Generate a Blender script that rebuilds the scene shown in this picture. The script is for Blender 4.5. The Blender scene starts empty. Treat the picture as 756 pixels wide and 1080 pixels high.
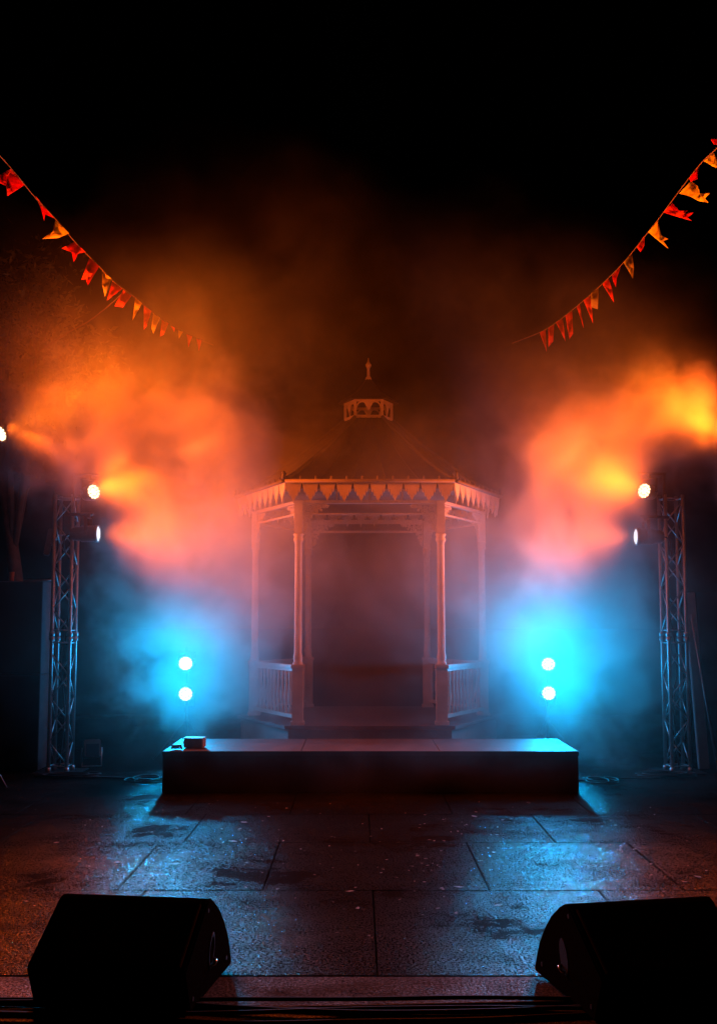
import bpy, bmesh, math, random
from mathutils import Vector, Matrix, Quaternion
R = math.radians
rnd = random.Random(7)
sc = bpy.context.scene
COL = sc.collection

# ------------------------------------------------------------------ camera
F = 1170.0 / 1080.0
PITCH = math.atan(115 / 1170)
EYE = Vector((0, 0, 1.71))
cam_d = bpy.data.cameras.new('camera'); cam = bpy.data.objects.new('camera', cam_d); COL.objects.link(cam)
cam_d.sensor_fit = 'VERTICAL'; cam_d.sensor_height = 36; cam_d.sensor_width = 36
cam_d.lens = 36 * F; cam_d.clip_end = 2000; cam_d.clip_start = .05
cam.location = EYE; cam.rotation_euler = (R(90) + PITCH, 0, 0)
sc.camera = cam

def at(px, py, Y):
    """world point at depth Y seen at photograph pixel px, py (756 x 1080)"""
    u = (px - 378) / 1170; v = (540 - py) / 1170
    d = Vector((u, math.cos(PITCH) - v * math.sin(PITCH), math.sin(PITCH) + v * math.cos(PITCH)))
    return EYE + d * (Y / d.y)

# ------------------------------------------------------------------ helpers
def empty(name, loc=(0, 0, 0), rot=None, quat=None):
    o = bpy.data.objects.new(name, None); COL.objects.link(o)
    o.empty_display_size = .1; o.location = loc
    if rot: o.rotation_euler = rot
    if quat: o.rotation_mode = 'QUATERNION'; o.rotation_quaternion = quat
    return o

def tag(o, label=None, cat=None, group=None, kind=None):
    if label: o['label'] = label
    if cat: o['category'] = cat
    if group: o['group'] = group
    if kind: o['kind'] = kind
    return o

def copy_tree(o, parent=None):
    c = o.copy(); COL.objects.link(c); c.parent = parent
    if parent is not None: c.matrix_parent_inverse = o.matrix_parent_inverse.copy()
    for ch in list(o.children): copy_tree(ch, c)
    return c

class MB:
    def __init__(s): s.bm = bmesh.new()
    def box(s, c, size, rot=None, bevel=0):
        m = Matrix.Translation(Vector(c))
        if rot is not None: m = m @ (rot.to_matrix().to_4x4() if isinstance(rot, Quaternion) else rot)
        m = m @ Matrix.Diagonal((size[0], size[1], size[2], 1))
        r = bmesh.ops.create_cube(s.bm, size=1, matrix=m)
        if bevel:
            es = set()
            for v in r['verts']: es.update(v.link_edges)
            bmesh.ops.bevel(s.bm, geom=list(es), offset=bevel, segments=2, affect='EDGES', clamp_overlap=True)
        return s
    def tube(s, pts, r, n=8, caps=True, radii=None):
        pts = [Vector(p) for p in pts]
        rings = []
        prev = None
        for i, p in enumerate(pts):
            t = (pts[min(i + 1, len(pts) - 1)] - pts[max(i - 1, 0)])
            t = t.normalized() if t.length > 1e-9 else Vector((0, 0, 1))
            if prev is None:
                a = Vector((0, 0, 1)) if abs(t.z) < .9 else Vector((1, 0, 0))
                u = t.cross(a).normalized()
            else:
                u = prev - t * prev.dot(t)
                u = u.normalized() if u.length > 1e-6 else t.orthogonal().normalized()
            prev = u; w = t.cross(u)
            rr = radii[i] if radii else r
            rings.append([s.bm.verts.new(p + (u * math.cos(k * 2 * math.pi / n) + w * math.sin(k * 2 * math.pi / n)) * rr) for k in range(n)])
        for a, b in zip(rings, rings[1:]):
            for k in range(n):
                f = s.bm.faces.new((a[k], a[(k + 1) % n], b[(k + 1) % n], b[k])); f.smooth = True
        if caps:
            s.bm.faces.new(rings[0][::-1]); s.bm.faces.new(rings[-1])
        return s
    def ring(s, c, r, th, nrm=(0, 1, 0), n=14, m=6):
        nrm = Vector(nrm).normalized(); u = nrm.orthogonal().normalized(); w = nrm.cross(u); c = Vector(c)
        rings = []
        for i in range(n):
            a = i * 2 * math.pi / n; d = u * math.cos(a) + w * math.sin(a)
            rings.append([s.bm.verts.new(c + d * (r + th * math.cos(k * 2 * math.pi / m)) + nrm * th * math.sin(k * 2 * math.pi / m)) for k in range(m)])
        for i in range(n):
            a, b = rings[i], rings[(i + 1) % n]
            for k in range(m):
                f = s.bm.faces.new((a[k], b[k], b[(k + 1) % m], a[(k + 1) % m])); f.smooth = True
        return s
    def lathe(s, prof, c=(0, 0, 0), axis='Z', n=24, smooth=True, rot0=0):
        """prof: list of (radius, height)"""
        c = Vector(c); rings = []
        def P(r, a, h):
            x, y = r * math.cos(a), r * math.sin(a)
            if axis == 'Z': return c + Vector((x, y, h))
            if axis == 'Y': return c + Vector((x, h, y))
            return c + Vector((h, x, y))
        for r, h in prof:
            rings.append([s.bm.verts.new(P(max(r, 1e-4), rot0 + k * 2 * math.pi / n, h)) for k in range(n)])
        for a, b in zip(rings, rings[1:]):
            for k in range(n):
                f = s.bm.faces.new((a[k], a[(k + 1) % n], b[(k + 1) % n], b[k])); f.smooth = smooth
        s.bm.faces.new(rings[0][::-1]); s.bm.faces.new(rings[-1])
        return s
    def prism(s, poly, off):
        """poly: list of 3-D points of one flat face, off: extrusion vector"""
        off = Vector(off)
        a = [s.bm.verts.new(Vector(p)) for p in poly]
        b = [s.bm.verts.new(Vector(p) + off) for p in poly]
        n = len(a)
        s.bm.faces.new(a); s.bm.faces.new(b[::-1])
        for k in range(n):
            s.bm.faces.new((a[k], b[k], b[(k + 1) % n], a[(k + 1) % n]))
        return s
    def quad(s, *p):
        s.bm.faces.new([s.bm.verts.new(Vector(q)) for q in p]); return s
    def build(s, name, mat, parent=None, normals=True):
        if normals: bmesh.ops.recalc_face_normals(s.bm, faces=s.bm.faces[:])
        me = bpy.data.meshes.new(name); s.bm.to_mesh(me); s.bm.free()
        me.materials.append(mat)
        o = bpy.data.objects.new(name, me); COL.objects.link(o)
        if parent is not None: o.parent = parent
        return o

# ------------------------------------------------------------------ materials
def new_mat(name):
    m = bpy.data.materials.new(name); m.use_nodes = True
    nt = m.node_tree; b = nt.nodes['Principled BSDF']
    return m, nt, b

def mat(name, c1, c2=None, rough=.6, r2=None, scale=8, metal=0, bump=0, bscale=60, spec=None, detail=6, trans=0):
    m, nt, b = new_mat(name)
    L = nt.links.new
    tc = nt.nodes.new('ShaderNodeTexCoord')
    if c2 is not None or r2 is not None:
        n = nt.nodes.new('ShaderNodeTexNoise'); n.inputs['Scale'].default_value = scale; n.inputs['Detail'].default_value = detail
        n.inputs['Roughness'].default_value = .65
        L(tc.outputs['Object'], n.inputs['Vector'])
        cr = nt.nodes.new('ShaderNodeValToRGB'); cr.color_ramp.elements[0].position = .35; cr.color_ramp.elements[1].position = .68
        cr.color_ramp.elements[0].color = (*c1, 1); cr.color_ramp.elements[1].color = (*(c2 or c1), 1)
        L(n.outputs['Fac'], cr.inputs['Fac']); L(cr.outputs['Color'], b.inputs['Base Color'])
        if r2 is not None:
            mr = nt.nodes.new('ShaderNodeMapRange'); mr.inputs['From Min'].default_value = .3; mr.inputs['From Max'].default_value = .7
            mr.inputs['To Min'].default_value = rough; mr.inputs['To Max'].default_value = r2
            L(n.outputs['Fac'], mr.inputs['Value']); L(mr.outputs['Result'], b.inputs['Roughness'])
        else: b.inputs['Roughness'].default_value = rough
    else:
        b.inputs['Base Color'].default_value = (*c1, 1); b.inputs['Roughness'].default_value = rough
    b.inputs['Metallic'].default_value = metal
    if spec is not None: b.inputs['Specular IOR Level'].default_value = spec
    if bump:
        n2 = nt.nodes.new('ShaderNodeTexNoise'); n2.inputs['Scale'].default_value = bscale; n2.inputs['Detail'].default_value = 3
        L(tc.outputs['Object'], n2.inputs['Vector'])
        bp = nt.nodes.new('ShaderNodeBump'); bp.inputs['Strength'].default_value = bump; bp.inputs['Distance'].default_value = .01
        L(n2.outputs['Fac'], bp.inputs['Height']); L(bp.outputs['Normal'], b.inputs['Normal'])
    if trans:
        tr = nt.nodes.new('ShaderNodeBsdfTranslucent'); mx = nt.nodes.new('ShaderNodeMixShader'); mx.inputs[0].default_value = trans
        src = b.inputs['Base Color'].links
        if src: L(src[0].from_socket, tr.inputs['Color'])
        else: tr.inputs['Color'].default_value = (*c1, 1)
        L(b.outputs[0], mx.inputs[1]); L(tr.outputs[0], mx.inputs[2]); L(mx.outputs[0], nt.nodes['Material Output'].inputs['Surface'])
    return m

def emit(name, col, strength):
    m, nt, b = new_mat(name)
    b.inputs['Base Color'].default_value = (.3, .3, .3, 1)
    b.inputs['Emission Color'].default_value = (*col, 1); b.inputs['Emission Strength'].default_value = strength
    return m

def ground_mat(name, base0, base1, ra, rb, grain, crack=False, wet=(.014, .20)):
    m, nt, b = new_mat(name); L = nt.links.new; N = nt.nodes.new
    tc = N('ShaderNodeTexCoord')
    big = N('ShaderNodeTexNoise'); big.inputs['Scale'].default_value = .9; big.inputs['Detail'].default_value = 7; big.inputs['Roughness'].default_value = .7
    L(tc.outputs['Object'], big.inputs['Vector'])
    fine = N('ShaderNodeTexNoise'); fine.inputs['Scale'].default_value = 75; fine.inputs['Detail'].default_value = 3; fine.inputs['Roughness'].default_value = .7
    L(tc.outputs['Object'], fine.inputs['Vector'])
    vor = N('ShaderNodeTexVoronoi'); vor.inputs['Scale'].default_value = grain
    L(tc.outputs['Object'], vor.inputs['Vector'])
    cr = N('ShaderNodeValToRGB'); cr.color_ramp.elements[0].position = .38; cr.color_ramp.elements[1].position = .66
    cr.color_ramp.elements[0].color = (*base0, 1); cr.color_ramp.elements[1].color = (*base1, 1)
    L(big.outputs['Fac'], cr.inputs['Fac'])
    mx = N('ShaderNodeMix'); mx.data_type = 'RGBA'; mx.blend_type = 'MULTIPLY'; mx.inputs['Factor'].default_value = .6
    c2 = N('ShaderNodeValToRGB'); c2.color_ramp.elements[0].position = .3; c2.color_ramp.elements[1].position = .7
    c2.color_ramp.elements[0].color = (.35, .35, .35, 1); c2.color_ramp.elements[1].color = (1, 1, 1, 1)
    L(fine.outputs['Fac'], c2.inputs['Fac'])
    L(cr.outputs['Color'], mx.inputs['A']); L(c2.outputs['Color'], mx.inputs['B'])
    col = mx.outputs['Result']
    hsum = N('ShaderNodeMath'); hsum.operation = 'MULTIPLY_ADD'; hsum.inputs[1].default_value = .6
    L(vor.outputs['Distance'], hsum.inputs[0]); L(fine.outputs['Fac'], hsum.inputs[2])
    if crack:
        warp = N('ShaderNodeTexNoise'); warp.inputs['Scale'].default_value = 5; warp.inputs['Detail'].default_value = 5
        L(tc.outputs['Object'], warp.inputs['Vector'])
        add = N('ShaderNodeMix'); add.data_type = 'RGBA'; add.blend_type = 'ADD'; add.inputs['Factor'].default_value = .35
        L(tc.outputs['Object'], add.inputs['A']); L(warp.outputs['Color'], add.inputs['B'])
        v2 = N('ShaderNodeTexVoronoi'); v2.feature = 'DISTANCE_TO_EDGE'; v2.inputs['Scale'].default_value = 2.2
        L(add.outputs['Result'], v2.inputs['Vector'])
        msk = N('ShaderNodeMath'); msk.operation = 'MULTIPLY_ADD'; msk.inputs[1].default_value = .05; msk.inputs[2].default_value = -.02
        L(big.outputs['Fac'], msk.inputs[0])
        lt = N('ShaderNodeMath'); lt.operation = 'LESS_THAN'; L(v2.outputs['Distance'], lt.inputs[0]); L(msk.outputs[0], lt.inputs[1])
        m2 = N('ShaderNodeMix'); m2.data_type = 'RGBA'; m2.inputs['B'].default_value = (.012, .011, .01, 1)
        L(lt.outputs[0], m2.inputs['Factor']); L(col, m2.inputs['A']); col = m2.outputs['Result']
    rr = N('ShaderNodeMapRange'); rr.inputs['From Min'].default_value = .36; rr.inputs['From Max'].default_value = .62
    rr.inputs['To Min'].default_value = ra; rr.inputs['To Max'].default_value = rb
    L(big.outputs['Fac'], rr.inputs['Value']); bp = N('ShaderNodeBump'); bp.inputs['Strength'].default_value = .6; bp.inputs['Distance'].default_value = .006
    L(hsum.outputs[0], bp.inputs['Height'])
    # rough stone shades itself at grazing angles: diffuse body plus a thin patchy film of water
    df = N('ShaderNodeBsdfDiffuse'); gl = N('ShaderNodeBsdfGlossy'); L(col, df.inputs['Color'])
    L(rr.outputs['Result'], gl.inputs['Roughness']); L(bp.outputs['Normal'], df.inputs['Normal']); L(bp.outputs['Normal'], gl.inputs['Normal'])
    wt = N('ShaderNodeMapRange'); wt.inputs['From Min'].default_value = .34; wt.inputs['From Max'].default_value = .62
    wt.inputs['To Min'].default_value = wet[1]; wt.inputs['To Max'].default_value = wet[0]; L(big.outputs['Fac'], wt.inputs['Value'])
    fl = N('ShaderNodeMapRange'); fl.inputs['From Min'].default_value = .42; fl.inputs['From Max'].default_value = .72; fl.inputs['To Min'].default_value = .12; fl.inputs['To Max'].default_value = 2.6
    L(fine.outputs['Fac'], fl.inputs['Value'])
    wm = N('ShaderNodeMath'); wm.operation = 'MULTIPLY'; L(wt.outputs['Result'], wm.inputs[0]); L(fl.outputs['Result'], wm.inputs[1])
    ms = N('ShaderNodeMixShader'); L(wm.outputs[0], ms.inputs[0]); L(df.outputs[0], ms.inputs[1]); L(gl.outputs[0], ms.inputs[2])
    L(ms.outputs[0], nt.nodes['Material Output'].inputs['Surface']); nt.nodes.remove(b)
    return m

M = dict(
    paint=mat('cream_paint', (.52, .47, .40), (.66, .61, .53), .45, .6, 5, bump=.15, bscale=30),
    basewood=mat('base_boards', (.22, .19, .17), (.32, .28, .25), .6, .75, 4, bump=.2),
    roof=mat('roof_lead', (.022, .022, .025), (.045, .042, .042), .55, .75, 6, bump=.3, bscale=25),
    ceil=mat('ceiling_boards', (.13, .115, .10), (.18, .16, .14), .65),
    deck=mat('deck_ply', (.07, .054, .05), (.14, .11, .10), .45, .7, 5, bump=.3, bscale=70, spec=.25),
    skirt=mat('stage_skirt', (.012, .012, .013), (.022, .021, .021), .75, None, 9, bump=.2),
    ground=ground_mat('wet_asphalt', (.007, .0056, .0048), (.017, .0135, .012), .13, .28, 130),
    strip=ground_mat('kerb_stone', (.045, .041, .037), (.095, .085, .076), .42, .62, 60, True),
    joint=mat('joint_dirt', (.006, .006, .006), (.012, .011, .01), 1, spec=0),
    alu=mat('aluminium', (.38, .38, .39), (.52, .52, .53), .40, .58, 12, metal=1),
    black=mat('black_metal', (.018, .018, .02), (.03, .03, .032), .4, .55, 20),
    canmetal=mat('lamp_housing', (.08, .08, .085), (.12, .12, .125), .3, .42, 20),
    plastic=mat('black_plastic', (.012, .012, .012), (.02, .02, .02), .5, .6, 30, bump=.15, bscale=220),
    wedge=mat('speaker_paint', (.007, .007, .0065), (.012, .011, .010), .75, .85, 40, bump=.35, bscale=260, spec=0),
    grille=mat('speaker_grille', (.006, .006, .006), (.009, .009, .009), .8, None, 50, bump=.4, bscale=300, spec=.2),
    side=mat('grey_panel', (.10, .10, .104), (.15, .145, .15), .75, .85, 6, spec=.2),
    rail=mat('grey_rail', (.25, .25, .26), (.34, .34, .35), .6, .75, 6),
    rubber=mat('black_rubber', (.010, .010, .010), (.016, .016, .016), .65, .8, 30, spec=.25),
    boxm=mat('equipment_box', (.20, .16, .15), (.3, .24, .22), .5, .65, 12),
    chrome=mat('steel_handle', (.6, .6, .6), None, .25, metal=1),
    red=mat('red_cloth', (.70, .045, .035), (.82, .08, .05), .8, None, 25, trans=.6),
    orange=mat('orange_cloth', (.85, .72, .04), (.90, .84, .06), .8, None, 25, trans=.6),
    yellow=mat('faded_yellow_cloth', (.42, .36, .06), (.50, .44, .09), .8, None, 25, trans=.6),
    string=mat('bunting_string', (.12, .07, .05), None, .9),
    bark=mat('bark', (.06, .045, .035), (.12, .09, .07), .9, None, 9, bump=.6, bscale=20),
    leaf=mat('leaf', (.05, .07, .025), (.09, .11, .04), .55, None, 3, trans=.3),
    confetti=mat('confetti_paper', (.20, .18, .16), (.30, .27, .25), .6, None, 20),
    cup=mat('orange_plastic', (.75, .25, .06), None, .45),
    led_amber=emit('amber_led', (1, .74, .40), 3.2),
    led_blue=emit('blue_led', (.80, .96, 1), 6),
    lens=emit('lit_lens', (.80, .88, 1), 1.3),
    glass=mat('lamp_glass', (.02, .03, .05), None, .08),
)

# ------------------------------------------------------------------ ground
g = MB(); g.quad((-150, -60, 0), (150, -60, 0), (150, 240, 0), (-150, 240, 0))
tag(g.build('ground', M['joint']), kind='structure')
PT = .03                              # top of the paving slabs: the floor everything stands on
odd = [-9, -7.4, -5.9, -4.4, -3.0, -1.51, -.60, .82, 2.04, 3.5, 4.9, 6.3, 7.7, 9]
even = [-9, -7.1, -5.6, -4.15, -2.74, -1.33, .09, 1.5, 2.92, 4.3, 5.7, 7.1, 9]
rows = [5.47, 7.15, 8.66, 9.90, 11.3, 12.8, 14.3, 15.8, 17.3, 18.8, 20.3]
pv = MB()
for i, (y0, y1) in enumerate(zip(rows, rows[1:])):
    xs = even if i % 2 == 0 else odd
    for x0, x1 in zip(xs, xs[1:]):
        dz = rnd.uniform(-.002, .002); gq = .0035
        pv.box(((x0 + x1) / 2, (y0 + y1) / 2, (PT - .01) / 2 + dz), (x1 - x0 - gq * 2, y1 - y0 - gq * 2, PT + .01 - .004), bevel=.004)
tag(pv.build('paving', M['ground']), kind='structure')
ks = MB()
for x0, x1 in zip([-8, -5.6, -3.3, -1.1, 1.25, 3.4, 5.8], [-5.6, -3.3, -1.1, 1.25, 3.4, 5.8, 8]):
    ks.box(((x0 + x1) / 2, 4.1, .014), (x1 - x0 - .006, 2.66, .05), bevel=.006)
tag(ks.build('pavement', M['strip']), kind='structure')
GZ = .037
for o in [o for o in COL.objects if o.name == 'paving']: o.location.z = .003

# confetti flecks
cf = MB()
for k in range(300):
    y = rnd.triangular(5.6, 11.0, 8.2); x = rnd.gauss(.3, 1.7)
    s = rnd.uniform(.004, .011) * (2.2 if rnd.random() < .1 else 1); a = rnd.uniform(0, 6.3); z = .0405 + rnd.uniform(0, .003)
    q = []
    for t in range(4):
        b = a + t * math.pi / 2 + rnd.uniform(-.3, .3)
        q.append((x + math.cos(b) * s * (1.7 if t % 2 else .8), y + math.sin(b) * s * (1.7 if t % 2 else .8), z + rnd.uniform(-.001, .002)))
    cf.quad(*q)
tag(cf.build('litter', M['confetti'], normals=False), 'small pale flecks of litter scattered over the wet paving', 'litter', kind='stuff')

# ------------------------------------------------------------------ stage platform
PX0, PX1, PY0, PY1, PZ = -1.93, 2.165, 11.1, 12.26, .435
pl = empty('stage_platform', ((PX0 + PX1) / 2, (PY0 + PY1) / 2, GZ))
tag(pl, 'low black stage platform with scuffed deck in front of the bandstand', 'stage platform')
w, d, h = PX1 - PX0, PY1 - PY0, PZ - GZ
sk = MB(); sk.box((0, 0, (h - .03) / 2), (w - .01, d - .01, h - .03)); sk.build('skirt', M['skirt'], pl)
dk = MB()
for k in range(3):
    dk.box((-w / 2 + w / 3 * (k + .5), 0, h - .015), (w / 3 - .006, d, .03), bevel=.003)
dk.build('deck', M['deck'], pl)
for yy, rr in ((-d / 2 - .006, 0), (d / 2 + .006, 0)):
    m = MB(); m.box((0, yy, h - .022), (w, .010, .040), bevel=.002); m.build('edge_trim', M['black'], pl)

# ------------------------------------------------------------------ bandstand
GX, GY = .125, 13.75
gz = empty('bandstand', (GX, GY, 0))
tag(gz, 'ornate cream wooden bandstand with pointed roof and scalloped valance', 'bandstand')
def hexa(fw, d, mw, z): return [Vector(p) for p in ((-fw, -d, z), (fw, -d, z), (mw, 0, z), (fw, d, z), (-fw, d, z), (-mw, 0, z))]
FZ = .565
b = MB(); b.prism(hexa(.90, 1.37, 1.56, .01), (0, 0, FZ - .04 - .01)); b.build('base', M['basewood'], gz)
b = MB(); b.prism(hexa(.935, 1.41, 1.605, FZ - .04), (0, 0, .04)); b.build('floor', M['deck'], gz)
PO = hexa(.80, 1.27, 1.40, FZ)
BZ = 3.03   # underside of the eaves beam
def post_mesh():
    p = MB()
    p.box((0, 0, .02), (.155, .155, .04), bevel=.005); p.box((0, 0, .33), (.125, .125, .58), bevel=.006); p.box((0, 0, .64), (.15, .15, .04), bevel=.006)
    p.lathe([(.058, .66), (.058, .68), (.044, .70), (.052, .73), (.052, .76), (.043, .79), (.042, 1.2), (.040, 2.02), (.052, 2.04), (.058, 2.06), (.045, 2.09), (.060, 2.11), (.060, 2.125)], n=16)
    p.box((0, 0, 2.30), (.095, .095, .35), bevel=.008); p.box((0, 0, 2.485), (.11, .11, .03), bevel=.004)
    return p
pm = None
for q in PO:
    if pm is None: o = post_mesh().build('post', M['paint'], gz); pm = o
    else:
        o = pm.copy(); COL.objects.link(o); o.parent = gz
    o.location = q
    o.rotation_euler = (0, 0, 0)
# beams, ceiling
for i in range(6):
    a, c = PO[i], PO[(i + 1) % 6]
    dv = (c - a).normalized(); a2 = a + dv * .06; c2 = c - dv * .06; L = (c2 - a2).length
    q = Vector((1, 0, 0)).rotation_difference(dv); mid = (a2 + c2) / 2
    m = MB(); m.box((mid.x, mid.y, BZ + .02), (L, .055, .035), q); m.box((mid.x, mid.y, BZ - .115), (L, .03, .02), q)
    n = max(3, int(L / .35))
    for k in range(1, n):
        pp = a2 + (c2 - a2) * k / n; m.box((pp.x, pp.y, BZ + .10), (.018, .018, .125), q)
    m.build('beam', M['paint'], gz)
m = MB(); m.prism(hexa(.86, 1.5, 1.53, 3.17), (0, 0, .02)); m.build('ceiling', M['ceil'], gz)
# filigree brackets
def bracket_mesh():
    m = MB(); n = (0, 1, 0)
    m.box((.135, 0, -.008), (.27, .016, .014)); m.box((.008, 0, -.16), (.014, .016, .30))
    for (x, z, r) in [(.05, -.05, .034), (.115, -.045, .028), (.175, -.038, .023), (.228, -.03, .018), (.262, -.03, .013), (.045, -.12, .029), (.095, -.095, .022), (.145, -.083, .018),
                      (.038, -.18, .023), (.075, -.145, .017), (.032, -.232, .018), (.028, -.272, .013), (.195, -.07, .012), (.06, -.20, .011)]:
        m.ring((x, 0, z), r * .82, .0058, n, 14, 6)
        if r > .02: m.ring((x + r * .15, 0, z - r * .1), r * .38, .005, n, 10, 6)
    arc = [(.285 * math.sin(t) * 1.0 + .0, 0, -.30 + .0 + .285 * (1 - math.cos(t)) * .98) for t in [k * math.pi / 2 / 12 for k in range(13)]]
    arc = [(.02 + .27 * (1 - math.cos(t)) , 0, -.30 + .28 * math.sin(t)) for t in [k * math.pi / 2 / 12 for k in range(13)]]
    m.tube([(p[0], 0, p[2]) for p in arc], .006, 6)
    return m
bm0 = None
for i in range(6):
    a = PO[i]
    for j in (1, -1):
        c = PO[(i + j) % 6]; dv = (c - a).normalized()
        if bm0 is None: o = bracket_mesh().build('bracket', M['paint'], gz); bm0 = o
        else:
            o = bm0.copy(); COL.objects.link(o); o.parent = gz
        o.location = (a.x + dv.x * .056, a.y + dv.y * .056, BZ - .128 + .125)
        o.rotation_euler = (0, 0, math.atan2(dv.y, dv.x))
# valance boards
EV = hexa(.935, 1.60, 1.63, 0)
EZ = 3.235
def valance(L):
    n = max(5, round(L / .19)); p = L / n
    half = [(0, -.220), (.06, -.182), (.13, -.160), (.15, -.118), (.18, -.150), (.23, -.146), (.27, -.125), (.29, -.066), (.32, -.112), (.37, -.106), (.41, -.075), (.45, -.028), (.5, -.006)]
    pts = [(0, 0)]
    out = []
    for k in range(n):
        dj = rnd.uniform(-.012, .012)
        c0 = k * p
        # notch at the start, tooth in the middle
        for (u, z) in reversed(half): out.append((c0 + p * (.5 - u), z + dj * (1 - u * 2)))
        for (u, z) in half[1:]: out.append((c0 + p * (.5 + u), z + dj * (1 - u * 2)))
    cl = []
    for q in out:
        if not cl or abs(q[0] - cl[-1][0]) + abs(q[1] - cl[-1][1]) > 1e-4: cl.append(q)
    return [(0, .022)] + cl + [(L, .022)]
for i in range(6):
    a, c = EV[i], EV[(i + 1) % 6]; dv = (c - a).normalized(); nrm = Vector((dv.y, -dv.x, 0)); L = (c - a).length
    poly = [(a.x + dv.x * u, a.y + dv.y * u, EZ + z) for u, z in valance(L - .004)]
    m = MB(); m.prism(poly, nrm * -.018); m.build('valance', M['paint'], gz)
    m = MB(); mid = (a + c) / 2 - nrm * .03; q = Vector((1, 0, 0)).rotation_difference(dv) if abs(dv.x + 1) > 1e-6 else Quaternion((0, 0, 1), math.pi)
    m.tube([a + nrm * .02 + Vector((0, 0, EZ + .012)), c + nrm * .02 + Vector((0, 0, EZ + .012))], .022, 8)
    nk = int(L / .17)
    for k in range(nk + 1):
        pp = a + (c - a) * k / nk
        m.lathe([(.010, 0), (.014, .012), (.008, .022), (.013, .032), (.003, .045)], (pp.x, pp.y, EZ + .03), n=8)
    m.build('gutter', M['ceil'], gz)
# roof
RZ0, RZ1 = EZ + .02, 4.20
rings = []
NS = 10
for k in range(NS + 1):
    u = k / NS
    fw, d_, mw = [A + (B - A) * u for A, B in ((.945, .17), (1.615, .27), (1.645, .30))]
    rings.append(hexa(fw, d_, mw, RZ0 + (RZ1 - RZ0) * (u ** 1.22 * .92 + .08 * u)))
m = MB()
vs = [[m.bm.verts.new(p) for p in r] for r in rings]
for a, c in zip(vs, vs[1:]):
    for k in range(6): m.bm.faces.new((a[k], a[(k + 1) % 6], c[(k + 1) % 6], c[k]))
m.bm.faces.new(vs[-1]); m.bm.faces.new(vs[0][::-1])
# standing seams
for k in range(6):
    for t in (.2, .4, .6, .8):
        m.tube([r[k].lerp(r[(k + 1) % 6], t) + Vector((0, 0, .004)) for r in rings], .007, 5)
roof = m.build('roof', M['roof'], gz)
for k in range(6):
    m = MB(); pts = [r[k] + Vector((0, 0, .012)) for r in rings]
    m.tube(pts, .024, 8)
    e = pts[0]; m.lathe([(.02, 0), (.032, .02), (.018, .045), (.03, .065), (.005, .10)], (e.x, e.y, e.z - .005), n=10)
    m.build('hip_ridge', M['roof'], roof)
# cupola
cu = MB(); CP = hexa(.165, .262, .29, RZ1)
CH = .235
for p in CP: cu.box((p.x, p.y, RZ1 + CH / 2), (.034, .034, CH))
for i in range(6):
    a, c = CP[i], CP[(i + 1) % 6]; dv = (c - a).normalized(); q = Vector((1, 0, 0)).rotation_difference(dv) if abs(dv.x + 1) > 1e-6 else Quaternion((0, 0, 1), math.pi); mid = (a + c) / 2; L = (c - a).length
    cu.box((mid.x, mid.y, RZ1 + .02), (L - .03, .03, .035), q); cu.box((mid.x, mid.y, RZ1 + CH - .012), (L - .03, .03, .03), q)
    for s in (0, 1):
        c0 = a + dv * (L * (.26 + .48 * s)); rr = L * .21
        cu.tube([(c0.x + dv.x * rr * math.cos(t), c0.y + dv.y * rr * math.cos(t), RZ1 + .13 + rr * 1.1 * math.sin(t)) for t in [k * math.pi / 8 for k in range(9)]], .010, 6)
    cu.prism([(mid.x + dv.x * -.06, mid.y + dv.y * -.06, RZ1 + CH - .03), (mid.x + dv.x * .06, mid.y + dv.y * .06, RZ1 + CH - .03), (mid.x, mid.y, RZ1 + .085)], Vector((dv.y, -dv.x, 0)) * .012)
cup = cu.build('cupola', M['paint'], gz)
m = MB(); cr = []
for (s, z) in ((1.32, -.01), (1.18, .03), (.85, .085), (.55, .15), (.34, .22), (.2, .27), (.12, .30)):
    cr.append([m.bm.verts.new(p) for p in hexa(.165 * s, .262 * s, .29 * s, RZ1 + CH + .005 + z)])
for a, c in zip(cr, cr[1:]):
    for k in range(6): m.bm.faces.new((a[k], a[(k + 1) % 6], c[(k + 1) % 6], c[k]))
m.bm.faces.new(cr[-1]); m.bm.faces.new(cr[0][::-1])
m.build('cupola_roof', M['roof'], cup)
m = MB(); m.lathe([(.036, 0), (.04, .02), (.03, .04), (.018, .06), (.017, .15), (.026, .17), (.036, .19), (.036, .205), (.02, .225), (.010, .25), (.004, .29)], (0, 0, RZ1 + CH + .29), n=14)
m.build('finial', M['paint'], cup)
# railings
def baluster():
    m = MB(); m.lathe([(.017, 0), (.017, .07), (.011, .085), (.019, .13), (.021, .2), (.014, .30), (.012, .36), (.018, .40), (.012, .42), (.017, .435), (.017, .50)], n=10); return m
bal0 = None
for (i, j) in ((0, 5), (1, 2), (5, 4), (2, 3)):
    a, c = PO[i], PO[j]; dv = (c - a).normalized(); a2 = a + dv * .066; c2 = c - dv * .066; L = (c2 - a2).length
    q = Vector((1, 0, 0)).rotation_difference(dv); mid = (a2 + c2) / 2
    m = MB(); m.box((mid.x, mid.y, FZ + .635), (L, .075, .04), q, bevel=.008); m.box((mid.x, mid.y, FZ + .598), (L, .04, .03), q); m.box((mid.x, mid.y, FZ + .085), (L, .05, .04), q)
    rl = m.build('railing', M['paint'], gz)
    nb = 11
    for k in range(nb):
        p = a2 + (c2 - a2) * (k + .5) / nb
        if bal0 is None: o = baluster().build('baluster', M['paint'], rl); bal0 = o
        else:
            o = bal0.copy(); COL.objects.link(o); o.parent = rl
        o.location = (p.x, p.y, FZ + .10)

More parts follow.
